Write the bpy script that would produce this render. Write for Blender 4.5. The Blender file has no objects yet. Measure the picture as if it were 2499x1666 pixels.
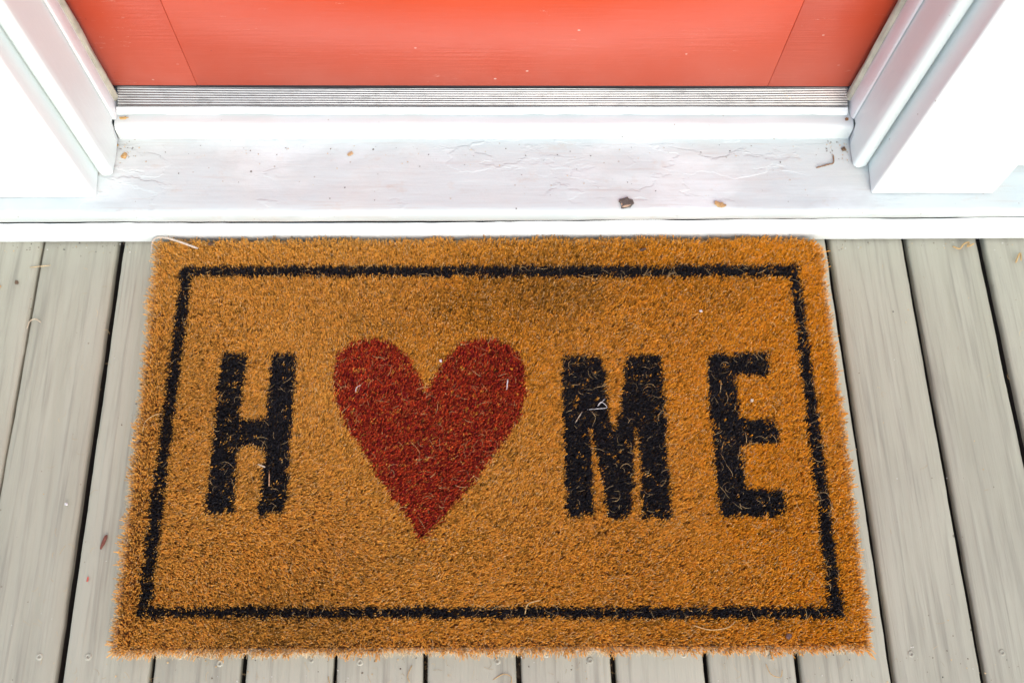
import bpy, bmesh, math, random
import numpy as np
from mathutils import Matrix, Vector

random.seed(7)
rng = np.random.default_rng(11)
scene = bpy.context.scene
col = scene.collection
R = math.radians

# ------------------------------------------------------------------ camera
cam_d = bpy.data.cameras.new('camera')
cam = bpy.data.objects.new('camera', cam_d)
col.objects.link(cam)
scene.camera = cam
cr = Vector((0.9995034, -0.01738121, 0.0262839))
cu = Vector((0.00626342, 0.92705618, 0.37487012))
cf = Vector((0.03088235, 0.37451933, -0.92670467))
cam.matrix_world = Matrix(((cr.x, cu.x, -cf.x, 0), (cr.y, cu.y, -cf.y, 0), (cr.z, cu.z, -cf.z, 1.0477), (0, 0, 0, 1)))
cam_d.sensor_width = 36
cam_d.lens = 35.48
cam_d.clip_start = 0.02
cam_d.clip_end = 400
cam_d.dof.use_dof = True
cam_d.dof.focus_distance = 1.06
cam_d.dof.aperture_fstop = 4.0

# ------------------------------------------------------------------ light
SUN_EL, SUN_AZ = 36, 14          # degrees; azimuth from straight in front of the house towards the right
world = bpy.data.worlds.new('World')
scene.world = world
world.use_nodes = True
wn = world.node_tree.nodes
sky = wn.new('ShaderNodeTexSky')
sky.sky_type = 'NISHITA'
sky.sun_disc = False
sky.sun_elevation = R(SUN_EL)
sky.sun_rotation = R(180 - SUN_AZ)
sky.air_density = 1.0
sky.dust_density = 2.0
sky.ozone_density = 1.0
wn['Background'].inputs['Strength'].default_value = 0.15
world.node_tree.links.new(sky.outputs[0], wn['Background'].inputs['Color'])

sun_d = bpy.data.lights.new('sun', 'SUN')
sun_d.energy = 0.5
sun_d.angle = R(85)
sun_d.color = (1.0, 0.975, 0.94)
sun = bpy.data.objects.new('sun', sun_d)
col.objects.link(sun)
sv = Vector((math.sin(R(SUN_AZ)) * math.cos(R(SUN_EL)), -math.cos(R(SUN_AZ)) * math.cos(R(SUN_EL)), math.sin(R(SUN_EL))))
sun.rotation_euler = sv.to_track_quat('Z', 'Y').to_euler()
sun.location = sv * 6

scene.view_settings.view_transform = 'Standard'
scene.view_settings.look = 'None'
scene.view_settings.exposure = 1.12
scene.view_settings.gamma = 1.0
scene.view_settings.use_curve_mapping = False
scene.render.engine = 'CYCLES'

# ------------------------------------------------------------------ helpers
def tag(o, label=None, cat=None, group=None, kind=None):
    if label: o['label'] = label
    if cat: o['category'] = cat
    if group: o['group'] = group
    if kind: o['kind'] = kind
    return o

def empty(name, loc=(0, 0, 0), parent=None):
    o = bpy.data.objects.new(name, None)
    col.objects.link(o)
    o.location = loc
    o.empty_display_size = 0.05
    if parent: o.parent = parent
    return o

def mobj(name, me, mat, parent=None, loc=(0, 0, 0)):
    o = bpy.data.objects.new(name, me)
    col.objects.link(o)
    if mat and not me.materials: me.materials.append(mat)
    o.location = loc
    if parent: o.parent = parent
    return o

def pymesh(name, v, f, smooth=False):
    me = bpy.data.meshes.new(name)
    me.from_pydata([tuple(map(float, p)) for p in v], [], [tuple(map(int, q)) for q in f])
    if smooth: me.shade_smooth()
    me.update()
    return me

def bevelbox(x0, x1, y0, y1, z0, z1, b=0.002, seg=2):
    bm = bmesh.new()
    bmesh.ops.create_cube(bm, size=1)
    for v in bm.verts:
        v.co = Vector(((x0 + x1) / 2 + v.co.x * (x1 - x0), (y0 + y1) / 2 + v.co.y * (y1 - y0), (z0 + z1) / 2 + v.co.z * (z1 - z0)))
    if b > 0:
        bmesh.ops.bevel(bm, geom=bm.edges[:], offset=b, segments=seg, affect='EDGES', profile=0.5)
    me = bpy.data.meshes.new('box')
    bm.to_mesh(me); bm.free()
    me.shade_smooth()
    try: me.set_sharp_from_angle(angle=R(50))
    except Exception: pass
    return me

_T = rng.random((256, 256))
def vnoise(x, y):
    """smooth value noise in 0..1"""
    x = np.asarray(x, float); y = np.asarray(y, float)
    xi = np.floor(x).astype(int); yi = np.floor(y).astype(int)
    fx = x - xi; fy = y - yi
    fx = fx * fx * (3 - 2 * fx); fy = fy * fy * (3 - 2 * fy)
    a = _T[xi % 256, yi % 256]; b = _T[(xi + 1) % 256, yi % 256]
    c = _T[xi % 256, (yi + 1) % 256]; d = _T[(xi + 1) % 256, (yi + 1) % 256]
    return (a * (1 - fx) + b * fx) * (1 - fy) + (c * (1 - fx) + d * fx) * fy

def fbm(x, y, o=4):
    s = 0; a = 0.5; t = 0
    for i in range(o):
        s = s + a * vnoise(x * 2 ** i + 17.3 * i, y * 2 ** i + 5.1 * i); t += a; a *= 0.5
    return s / t

def loft(name, xs, prof, jitter=None, closed=True):
    """extrude a y-z profile along x; jitter(x, i, y, z) -> (dy, dz)"""
    v = []; f = []
    n = len(prof)
    for x in xs:
        for i, (y, z) in enumerate(prof):
            dy, dz = jitter(x, i, y, z) if jitter else (0, 0)
            v.append((x, y + dy, z + dz))
    for k in range(len(xs) - 1):
        for i in range(n if closed else n - 1):
            j = (i + 1) % n
            f.append((k * n + i, (k + 1) * n + i, (k + 1) * n + j, k * n + j))
    if closed:
        f.append(tuple(range(n))); f.append(tuple(reversed([(len(xs) - 1) * n + i for i in range(n)])))
    me = pymesh(name, v, f, True)
    bm = bmesh.new(); bm.from_mesh(me)
    bmesh.ops.recalc_face_normals(bm, faces=bm.faces[:])
    bm.to_mesh(me); bm.free()
    try: me.set_sharp_from_angle(angle=R(40))
    except Exception: pass
    return me

def loft_z(name, zs, prof, jitter=None):
    """extrude an x-y profile up z"""
    v = []; f = []; n = len(prof)
    for z in zs:
        for i, (x, y) in enumerate(prof):
            dx, dy, dz = jitter(z, i, x, y) if jitter else (0, 0, 0)
            v.append((x + dx, y + dy, z + dz))
    for k in range(len(zs) - 1):
        for i in range(n):
            j = (i + 1) % n
            f.append((k * n + i, k * n + j, (k + 1) * n + j, (k + 1) * n + i))
    f.append(tuple(range(n))); f.append(tuple(reversed([(len(zs) - 1) * n + i for i in range(n)])))
    me = pymesh(name, v, f, True)
    bm = bmesh.new(); bm.from_mesh(me)
    bmesh.ops.recalc_face_normals(bm, faces=bm.faces[:])
    bm.to_mesh(me); bm.free()
    try: me.set_sharp_from_angle(angle=R(35))
    except Exception: pass
    return me

# ------------------------------------------------------------------ materials
class NT:
    def __init__(s, name):
        s.m = bpy.data.materials.new(name); s.m.use_nodes = True
        s.t = s.m.node_tree; s.b = s.t.nodes['Principled BSDF']
    def n(s, typ, **kw):
        nd = s.t.nodes.new('ShaderNode' + typ)
        for k, v in kw.items():
            if hasattr(nd, k) and k not in ('Scale', 'Detail'): setattr(nd, k, v)
        return nd
    def l(s, a, b): s.t.links.new(a, b); return b
    def setin(s, sock, v):
        if hasattr(v, 'is_output') or isinstance(v, bpy.types.NodeSocket): s.l(v, sock)
        else: sock.default_value = v
    def coords(s, scale=(1, 1, 1), rnd=False):
        tc = s.n('TexCoord'); o = tc.outputs['Object']
        if rnd:
            oi = s.n('ObjectInfo'); mu = s.n('Vector' + 'Math', operation='SCALE')
            cmb = s.n('CombineXYZ')
            for i in range(3): s.l(oi.outputs['Random'], cmb.inputs[i])
            s.l(cmb.outputs[0], mu.inputs[0]); mu.inputs['Scale'].default_value = 37.0
            ad = s.n('VectorMath', operation='ADD'); s.l(o, ad.inputs[0]); s.l(mu.outputs[0], ad.inputs[1]); o = ad.outputs[0]
        mp = s.n('Mapping'); s.l(o, mp.inputs['Vector']); mp.inputs['Scale'].default_value = scale
        return mp.outputs[0]
    def noise(s, vec, scale, detail=4, rough=0.55, dist=0.0):
        nd = s.n('TexNoise'); s.l(vec, nd.inputs['Vector'])
        nd.inputs['Scale'].default_value = scale; nd.inputs['Detail'].default_value = detail
        nd.inputs['Roughness'].default_value = rough; nd.inputs['Distortion'].default_value = dist
        return nd.outputs['Fac']
    def voro(s, vec, scale, rand=1.0):
        nd = s.n('TexVoronoi'); s.l(vec, nd.inputs['Vector']); nd.inputs['Scale'].default_value = scale
        nd.inputs['Randomness'].default_value = rand
        return nd.outputs['Distance'], nd.outputs['Color']
    def ramp(s, fac, a, b, va=0.0, vb=1.0):
        nd = s.n('MapRange'); s.l(fac, nd.inputs[0])
        nd.inputs[1].default_value = a; nd.inputs[2].default_value = b
        nd.inputs[3].default_value = va; nd.inputs[4].default_value = vb
        nd.clamp = True
        return nd.outputs[0]
    def math(s, op, a, b=0.0):
        nd = s.n('Math', operation=op); s.setin(nd.inputs[0], a); s.setin(nd.inputs[1], b); return nd.outputs[0]
    def mix(s, fac, a, b):
        nd = s.n('Mix', data_type='RGBA'); s.setin(nd.inputs[0], fac)
        for sock, v in ((nd.inputs[6], a), (nd.inputs[7], b)):
            if isinstance(v, tuple): sock.default_value = (*v[:3], 1)
            else: s.l(v, sock)
        return nd.outputs[2]
    def bump(s, h, strength, dist, prev=None):
        nd = s.n('Bump'); s.l(h, nd.inputs['Height']); nd.inputs['Strength'].default_value = strength
        nd.inputs['Distance'].default_value = dist
        if prev is not None: s.l(prev, nd.inputs['Normal'])
        return nd.outputs['Normal']
    def done(s, colour, rough=0.5, normal=None, metal=0.0, spec=0.5):
        s.setin(s.b.inputs['Base Color'], (*colour, 1) if isinstance(colour, tuple) else colour)
        s.setin(s.b.inputs['Roughness'], rough); s.setin(s.b.inputs['Metallic'], metal)
        s.b.inputs['Specular IOR Level'].default_value = spec
        if normal is not None: s.l(normal, s.b.inputs['Normal'])
        return s.m

def specks(t, scale, size, dens, vec=None):
    """sparse dots: mask 0..1"""
    v = vec if vec is not None else t.coords((1, 1, 1))
    d, c = t.voro(v, scale)
    sep = t.n('SeparateColor'); t.l(c, sep.inputs[0])
    keep = t.math('LESS_THAN', sep.outputs[0], dens)
    sz = t.math('MULTIPLY', sep.outputs[1], size)
    dot = t.math('LESS_THAN', d, sz)
    return t.math('MULTIPLY', keep, dot)

def white_paint(name, axis=0, base=(0.735, 0.795, 0.780), peel=0.0, dirt=0.15, bumpk=0.5, spk=0.05, rough=0.42):
    t = NT(name)
    st = [14, 14, 14]; st[axis] = 0.9
    v = t.coords((1, 1, 1)); vs = t.coords(tuple(st))
    brush = t.noise(vs, 16, 5, 0.6)
    fine = t.noise(v, 300, 3, 0.6)
    big = t.noise(v, 9, 5, 0.6)
    lump = t.noise(v, 45, 4, 0.55, 0.6)
    colr = t.mix(t.ramp(t.noise(v, 6, 6, 0.65, 0.4), 0.48, 0.72, 0, dirt), base, (0.60, 0.54, 0.46))
    colr = t.mix(t.ramp(brush, 0.55, 0.8, 0, dirt * 0.6), colr, (0.63, 0.60, 0.55))
    if peel > 0:
        colr = t.mix(t.ramp(t.noise(t.coords((0.5, 1, 1)), 13, 5, 0.6, 0.3), 0.50, 0.66, 0, 0.55), colr, (0.66, 0.72, 0.71))
        colr = t.mix(t.ramp(t.noise(t.coords((0.08, 2.2, 2.2)), 110, 4, 0.6), 0.58, 0.70, 0, 0.45), colr, (0.44, 0.41, 0.37))
        colr = t.mix(t.ramp(t.noise(t.coords((0.6, 1, 1)), 42, 5, 0.7), 0.60, 0.72, 0, 0.40), colr, (0.47, 0.40, 0.32))
    nrm = t.bump(brush, 0.30 * bumpk, 0.0012)
    nrm = t.bump(lump, 0.35 * bumpk, 0.0016, nrm)
    if peel > 0:
        vp = t.coords((0.42, 1.0, 1.0))
        pn = t.noise(vp, 36, 4, 0.5, 0.1)
        zone = t.ramp(t.noise(t.coords((1, 1, 1)), 7.5, 3, 0.5), 0.46, 0.62)
        edge = t.ramp(pn, 0.515, 0.545)
        h = t.math('MULTIPLY', edge, zone)
        nrm = t.bump(h, 0.60 * peel, 0.0012, nrm)
        # hairline of grime along the flake lips
        lip = t.math('MULTIPLY', t.math('SUBTRACT', t.ramp(pn, 0.500, 0.516), t.ramp(pn, 0.517, 0.523)), zone)
        colr = t.mix(t.math('MULTIPLY', lip, 0.05 * peel), colr, (0.45, 0.42, 0.38))
        ws = t.coords((0.35, 5.0, 5.0))
        cr = t.noise(ws, 34, 5, 0.7, 0.4)
        crm = t.math('MULTIPLY', t.math('SUBTRACT', t.ramp(cr, 0.592, 0.604), t.ramp(cr, 0.606, 0.618)), t.ramp(t.noise(v, 11, 2), 0.53, 0.62))
        colr = t.mix(t.math('MULTIPLY', crm, 0.25 * peel), colr, (0.35, 0.31, 0.26))
        nrm = t.bump(crm, -0.5 * peel, 0.0008, nrm)
    if spk > 0:
        s1 = specks(t, 75, 0.11, spk)
        s2 = specks(t, 180, 0.20, spk * 0.8, t.coords((1.0, 1.03, 1.0)))
        colr = t.mix(t.math('MULTIPLY', s1, 0.85), colr, (0.10, 0.085, 0.06))
        colr = t.mix(t.math('MULTIPLY', s2, 0.55), colr, (0.25, 0.19, 0.12))
    nrm = t.bump(fine, 0.12 * bumpk, 0.0005, nrm)
    return t.done(colr, rough, nrm)

def deck_paint(name):
    t = NT(name)
    v = t.coords((1, 1, 1), True)
    vs = t.coords((1, 0.035, 1), True)
    vm = t.coords((1, 0.10, 1), True)
    g1 = t.noise(vs, 150, 4, 0.6, 0.25)
    g2 = t.noise(vm, 55, 5, 0.6, 0.5)
    g3 = t.noise(vs, 420, 3, 0.5)
    big = t.noise(v, 5, 4, 0.6)
    oi = t.n('ObjectInfo')
    base = t.mix(t.ramp(oi.outputs['Random'], 0, 1), (0.330, 0.315, 0.236), (0.425, 0.407, 0.311))
    c = t.mix(t.ramp(g2, 0.35, 0.7, 0, 0.5), base, (0.435, 0.418, 0.326))
    c = t.mix(t.ramp(g1, 0.50, 0.70, 0, 0.55), c, (0.205, 0.190, 0.148))
    c = t.mix(t.ramp(big, 0.5, 0.75, 0, 0.30), c, (0.265, 0.248, 0.195))
    s1 = specks(t, 62, 0.10, 0.075, v)
    s2 = specks(t, 140, 0.15, 0.07, v)
    s3 = specks(t, 48, 0.09, 0.035, t.coords((1.0, 0.9, 1), True))
    c = t.mix(t.math('MULTIPLY', s1, 0.8), c, (0.12, 0.10, 0.07))
    c = t.mix(t.math('MULTIPLY', s2, 0.65), c, (0.17, 0.13, 0.085))
    c = t.mix(t.math('MULTIPLY', s3, 0.8), c, (0.62, 0.60, 0.55))
    n = t.bump(g1, 0.85, 0.0016)
    n = t.bump(g2, 0.45, 0.0018, n)
    n = t.bump(g3, 0.12, 0.0005, n)
    n = t.bump(t.noise(v, 230, 3, 0.6), 0.07, 0.0005, n)
    return t.done(c, t.ramp(g2, 0.3, 0.7, 0.42, 0.58), n, spec=0.4)

def door_paint(name, axis):
    t = NT(name)
    st = [10, 10, 10]; st[axis] = 0.5
    v = t.coords((1, 1, 1)); vs = t.coords(tuple(st))
    br = t.noise(vs, 30, 5, 0.6, 0.2)
    c = t.mix(t.ramp(t.noise(v, 5, 4), 0.35, 0.7), (0.53, 0.068, 0.026), (0.57, 0.078, 0.032))
    c = t.mix(t.ramp(br, 0.55, 0.85, 0, 0.18), c, (0.60, 0.13, 0.08))
    zone = t.ramp(t.noise(v, 14, 3), 0.50, 0.62)
    s1 = t.math('MULTIPLY', specks(t, 85, 0.17, 0.16, t.coords((0.7, 1, 1))), zone)
    s2 = specks(t, 90, 0.10, 0.035, t.coords((1, 1, 1.1)))
    sc = t.noise(t.coords((0.4, 1, 3.0)), 70, 3, 0.6, 1.5)
    scr = t.math('MULTIPLY', t.math('SUBTRACT', t.ramp(sc, 0.655, 0.665), t.ramp(sc, 0.668, 0.676)), t.ramp(t.noise(v, 17, 2), 0.54, 0.62))
    c = t.mix(t.math('MULTIPLY', s1, 0.9), c, (0.80, 0.62, 0.52))
    c = t.mix(t.math('MULTIPLY', s2, 0.6), c, (0.30, 0.03, 0.02))
    c = t.mix(t.math('MULTIPLY', scr, 0.55), c, (0.78, 0.48, 0.38))
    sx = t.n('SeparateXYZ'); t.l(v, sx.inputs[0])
    sill_sheen = t.math('MULTIPLY', t.ramp(sx.outputs[2], 0.125, 0.235, 1.0, 0.0), t.ramp(t.noise(v, 9, 5, 0.6), 0.25, 0.65, 0.35, 1.0))  # sill's reflected light painted into the lower door as a paler tone
    c = t.mix(t.math('MULTIPLY', sill_sheen, 0.30), c, (0.66, 0.30, 0.25))
    n = t.bump(br, 0.35, 0.0008)
    n = t.bump(t.noise(v, 60, 4), 0.15, 0.0010, n)
    return t.done(c, 0.24, n, spec=0.6)

def simple(name, c, rough=0.6, var=0.3, scale=60, metal=0.0, bumpk=0.2):
    t = NT(name); v = t.coords((1, 1, 1))
    nn = t.noise(v, scale, 4)
    d = tuple(x * (1 - var) for x in c)
    return t.done(t.mix(t.ramp(nn, 0.3, 0.7), d, c), rough, t.bump(nn, bumpk, 0.001), metal)

def fibre_mat(name, rough=0.55):
    t = NT(name)
    a = t.n('Attribute'); a.attribute_name = 'tint'
    return t.done(a.outputs['Color'], rough, spec=0.12)

M_SILL = white_paint('white_sill_paint', 0, (0.490, 0.548, 0.536), peel=1.0, dirt=0.34, bumpk=0.9, spk=0.10, rough=0.45)
M_STEP = white_paint('white_step_paint', 0, (0.58, 0.64, 0.63), peel=0.0, dirt=0.30, bumpk=0.9, spk=0.12)
M_NOSE = white_paint('white_trim_paint', 0, peel=0.0, dirt=0.10, bumpk=0.5, spk=0.05)
M_JAMB = white_paint('white_jamb_paint', 2, (0.715, 0.805, 0.785), peel=0.0, dirt=0.08, bumpk=0.45, spk=0.035)
M_CASE = white_paint('white_casing_paint', 2, peel=0.0, dirt=0.05, bumpk=0.45, spk=0.02)
M_DECK = deck_paint('taupe_deck_paint')
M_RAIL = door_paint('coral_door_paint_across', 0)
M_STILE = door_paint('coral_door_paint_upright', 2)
M_RAWWOOD = simple('raw_wood', (0.16, 0.11, 0.07), 0.8, 0.5, 40)
M_DARKWOOD = simple('weathered_framing', (0.035, 0.028, 0.022), 0.9, 0.5, 40)
M_SOIL = simple('soil', (0.30, 0.275, 0.235), 0.95, 0.5, 9, bumpk=0.5)  # ground out of view, its pale tone chosen to bounce light onto the jambs
M_RUBBER = simple('black_rubber', (0.025, 0.025, 0.03), 0.55, 0.4, 90)
M_STRIP = simple('beige_weatherstrip', (0.50, 0.48, 0.38), 0.6, 0.35, 55)
M_VINYL = simple('pale_vinyl_backing', (0.55, 0.53, 0.48), 0.55, 0.2, 120)
M_COIRBASE = simple('coir_base', (0.24, 0.11, 0.025), 0.8, 0.5, 300)
M_FIBRE = fibre_mat('coir_fibre')
M_BRASS = simple('brass', (0.7, 0.5, 0.2), 0.3, 0.1, 30, metal=1.0, bumpk=0.02)

def stop_mat():
    t = NT('white_stop_paint_pink_smears'); v = t.coords((1, 1, 0.25))
    n = t.noise(v, 24, 5, 0.6, 0.5)
    c = t.mix(t.ramp(n, 0.40, 0.62, 0, 0.55), (0.75, 0.78, 0.78), (0.66, 0.48, 0.47))
    return t.done(c, 0.45, t.bump(t.noise(t.coords((1, 1, 0.1)), 90, 4), 0.25, 0.001))
M_STOP = stop_mat()

def alu_mat():
    t = NT('worn_aluminium'); v = t.coords((0.5, 1, 1))
    n = t.noise(v, 12, 5, 0.6, 0.3)
    paint = t.ramp(t.noise(t.coords((0.35, 1, 1)), 9, 5, 0.65), 0.56, 0.68, 0, 0.85)
    fr = t.ramp(t.noise(t.coords((1, 3, 3)), 60, 4), 0.52, 0.66, 0, 0.4)
    pk = t.ramp(t.noise(t.coords((0.5, 2, 1)), 7, 4), 0.52, 0.66, 0, 0.35)
    c = t.mix(fr, (0.38, 0.395, 0.395), (0.20, 0.205, 0.205))
    c = t.mix(t.math('MULTIPLY', paint, 0.8), c, (0.70, 0.71, 0.70))
    c = t.mix(pk, c, (0.62, 0.47, 0.46))
    return t.done(c, t.ramp(n, 0.3, 0.7, 0.30, 0.5), t.bump(n, 0.1, 0.001), t.math('SUBTRACT', 0.85, t.math('MULTIPLY', paint, 0.85)))
M_ALU = alu_mat()

# ------------------------------------------------------------------ ground and deck
g = mobj('ground', pymesh('ground', [(-150, -150, -0.45), (150, -150, -0.45), (150, 150, -0.45), (-150, 150, -0.45)], [(0, 1, 2, 3)]), M_SOIL)
tag(g, 'ground under and around the deck, made pale to bounce light', 'soil', kind='structure')

deck = empty('wooden_deck')
tag(deck, 'grey painted wooden deck of narrow boards running up to the doorway', 'deck', kind='structure')

GC = [-0.5028, -0.4143, -0.3251, -0.2353, -0.1459, -0.0571, 0.0356, 0.1296, 0.223, 0.3152, 0.4093, 0.5012, 0.5926]
GW = [0.0020, 0.0078, 0.0036, 0.0050, 0.0034, 0.0052, 0.0054, 0.0048, 0.0052, 0.0056, 0.0050, 0.0056, 0.0092]
while GC[0] > -1.7: GC.insert(0, GC[0] - 0.0912 - random.uniform(-.001, .001)); GW.insert(0, random.uniform(.0025, .0055))
while GC[-1] < 1.9: GC.append(GC[-1] + 0.0915 + random.uniform(-.001, .001)); GW.append(random.uniform(.0025, .0055))
JOIST_Y = 0.086
Y0, Y1 = -1.75, 0.566
TH = 0.027
planks = []
for k in range(len(GC) - 1):
    xa = GC[k] + GW[k] * .5; xb = GC[k + 1] - GW[k + 1] * .5
    xc = (xa + xb) / 2
    near = -0.62 < xc < 0.75
    ys = np.linspace(Y0, Y1, 220 if near else 16)
    sd = random.uniform(0, 200)
    lift = random.uniform(-0.0012, 0.0012)
    r = 0.0032
    cup = random.uniform(-0.0008, 0.0008)
    v = []; f = []
    for y in ys:
        wl = (float(fbm(y * 6 + sd, 3.3)) - .5) * 0.0022 + (float(fbm(y * 55 + sd, 6.3)) - .5) * 0.0013
        wr = (float(fbm(y * 6 + sd, 91.7)) - .5) * 0.0022 + (float(fbm(y * 55 + sd, 44.1)) - .5) * 0.0013
        a = xa - xc + wl; b = xb - xc + wr
        ring = [(a, -TH), (a, -0.0100), (a, -r), (a + r * .3, -r * .3), (a + r, 0)]
        for q in (.2, .4, .6, .8): ring.append((a + (b - a) * q, cup * 4 * q * (1 - q)))
        ring += [(b - r, 0), (b - r * .3, -r * .3), (b, -r), (b, -0.0100), (b, -TH)]
        for (x, z) in ring: v.append((x, y, z + lift))
    n = 14
    for j in range(len(ys) - 1):
        for i in range(n):
            i2 = (i + 1) % n
            f.append((j * n + i, (j + 1) * n + i, (j + 1) * n + i2, j * n + i2))
    f.append(tuple(range(n))[::-1]); f.append(tuple((len(ys) - 1) * n + i for i in range(n)))
    me = pymesh('plank', v, f, True)
    bm = bmesh.new(); bm.from_mesh(me); bmesh.ops.recalc_face_normals(bm, faces=bm.faces[:]); bm.to_mesh(me); bm.free()
    me.set_sharp_from_angle(angle=R(60))
    me.materials.append(M_DECK); me.materials.append(M_DARKWOOD)
    for p_ in me.polygons:
        if max(me.vertices[q_].co.z for q_ in p_.vertices) < -0.007: p_.material_index = 1
    o = mobj('plank', me, M_DECK, deck, (xc, 0, 0))
    planks.append((o, xc, (xb - xa), lift, cup))

# screw heads over the joist: a shallow painted dish with a dark socket
def screw_mesh():
    v = []; f = []; N = 14
    rings = [(0.0036, -0.0005), (0.0031, 0.0002), (0.0019, 0.0003), (0.0011, -0.0001), (0.0007, -0.0010)]
    for rr, z in rings:
        for i in range(N):
            a = 2 * math.pi * i / N
            v.append((rr * math.cos(a), rr * math.sin(a), z))
    for k in range(len(rings) - 1):
        for i in range(N):
            j = (i + 1) % N
            f.append((k * N + i, k * N + j, (k + 1) * N + j, (k + 1) * N + i))
    f.append(tuple((len(rings) - 1) * N + i for i in range(N)))
    me = pymesh('screw_head', v, f, True)
    me.materials.append(M_DECK); me.materials.append(M_DARKWOOD)
    for p_ in me.polygons:
        if min(me.vertices[q_].co.z for q_ in p_.vertices) < -0.0008: p_.material_index = 1
    return me
SCR = screw_mesh()
for o, xc, w, lift, cup in planks:
    if -0.75 < xc < 0.9:
        for s in (-1, 1):
            if random.random() < 0.35: continue
            mobj('screw_head', SCR, M_DECK, o, (s * (w / 2 - 0.021) + random.uniform(-.004, .004), JOIST_Y + random.uniform(-.006, .006) - 0.006 * xc, lift + cup * .6 + 0.0004))
for jy in (JOIST_Y, -0.35, -0.79, -1.23, -1.67, 0.535):
    mobj('joist', bevelbox(-1.7, 1.9, jy - .019, jy + .019, -TH - 0.142, -TH - 0.0022, 0.002, 1), M_RAWWOOD, deck)

# ------------------------------------------------------------------ door frame
frame = empty('door_frame', (0, 0.6, 0.0))
frame.location = (0, 0, 0)
tag(frame, 'white painted door frame with sill, jambs and casings around the coral door', 'door frame')
fine_x = np.concatenate([np.linspace(-1.7, -0.66, 12)[:-1], np.linspace(-0.66, 0.76, 480), np.linspace(0.76, 1.9, 12)[1:]])

def ztop(x): return 0.0478 + (0.0045 * max(0, x) / 0.4 if x > 0 else 0)
def crackw(x):
    return max(0.0, 0.0007 + 0.0080 * (float(fbm(x * 17, 2.2)) - 0.46)) * (0.75 if x > 0.1 else 1.0)
def fas_j(x, i, y, z):
    dy = (float(fbm(x * 5, 8.8)) - .5) * 0.002
    if i in (2, 3, 4, 5): return dy, ztop(x) - 0.0478 - (crackw(x) if i in (2, 3, 4) else 0) + (float(fbm(x * 40, 1.1)) - .5) * 0.0013
    return dy, (float(fbm(x * 30, 4.4)) - .5) * 0.0016
fas = [(0.5495, 0.0022), (0.5486, 0.0040), (0.5486, 0.0477), (0.5489, 0.0481), (0.5496, 0.0445), (0.5515, 0.0420), (0.5515, 0.0022)]
mobj('rough_framing', bevelbox(-1.7, 1.9, 0.5560, 0.5710, 0.0025, 0.0470, 0), M_DARKWOOD, frame)
mobj('sill_fascia', loft('sill_fascia', fine_x, fas, fas_j), M_NOSE, frame)

nose = [(0.572, 0.0484), (0.5505, 0.0484), (0.5492, 0.0494), (0.5488, 0.0520), (0.5488, 0.0575), (0.5494, 0.0615), (0.5508, 0.0645), (0.5530, 0.0664), (0.5565, 0.0677)]
nb = len(nose)
for q in np.linspace(0, 1, 22)[1:]: nose.append((0.5565 + q * (0.690 - 0.5565), 0.0677 + q * 0.0228))
nose += [(0.690, 0.060), (0.572, 0.060)]
def nose_j(x, i, y, z):
    up = ztop(x) - 0.0478
    if i in (0, 1, 2): return 0, up + (float(fbm(x * 40, 1.1)) - .5) * 0.0013 if i else up
    if i < nb: return (float(fbm(x * 6, i * .15)) - .5) * 0.002, up * (1 - i / nb) + (float(fbm(x * 14, i * .2)) - .5) * 0.0012
    if i < nb + 21:
        return 0, (float(fbm(x * 18, y * 55)) - .5) * 0.0022
    return 0, 0
mobj('sill', loft('sill', fine_x, nose, nose_j), M_SILL, frame)

# rounded strip at the back of the sill, in the opening
open_x = np.linspace(-0.3995, 0.4185, 260)
step = [(0.6362, 0.0785), (0.6363, 0.0850), (0.6365, 0.0910), (0.6371, 0.0962), (0.6386, 0.1000), (0.6412, 0.1018), (0.6450, 0.1026), (0.6515, 0.1030), (0.6720, 0.1030), (0.6720, 0.0785)]
def step_j(x, i, y, z): return (float(fbm(x * 9, i * .3)) - .5) * 0.0018, (float(fbm(x * 12, i * .25)) - .5) * 0.0016 if i < 8 else 0
mobj('sill_step', loft('sill_step', open_x, step, step_j), M_STEP, frame)

# aluminium threshold with a painted lip and a ribbed ramp
thr = empty('threshold', parent=frame)
lipx = np.linspace(-0.3965, 0.4115, 160)
lip = [(0.6520, 0.1042), (0.6522, 0.1066), (0.6530, 0.1080), (0.6550, 0.1090), (0.6580, 0.1106), (0.6580, 0.1036)]
mobj('painted_lip', loft('painted_lip', lipx, lip, lambda x, i, y, z: ((float(fbm(x * 10, 3)) - .5) * .0012, max(0, float(fbm(x * 30, 6)) - .38) * .006 if i == 0 else 0)), M_NOSE, thr)
rp = [(0.6586, 0.1040)]
NR = 9
ya, yb, za, zb = 0.6586, 0.6800, 0.1104, 0.1172
for q in np.linspace(0, 1, NR * 6 + 1):
    ph = (q * NR) % 1.0
    rp.append((ya + q * (yb - ya), za + q * (zb - za) + 0.0017 * (0.5 + 0.5 * math.cos(2 * math.pi * ph)) ** 0.55))
rp += [(0.700, 0.1172), (0.700, 0.1040)]
mobj('ribbed_ramp', loft('ribbed_ramp', np.linspace(-0.3945, 0.4105, 60), rp, lambda x, i, y, z: (0, (float(fbm(x * 4, 7)) - .5) * .0008 + 0.0046 * max(0, min(1, (y - ya) / (yb - ya))) * min(1, abs((x - 0.01) / 0.40)) ** 2.2 * (1 if z > 0.105 else 0))), M_ALU, thr)

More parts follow.
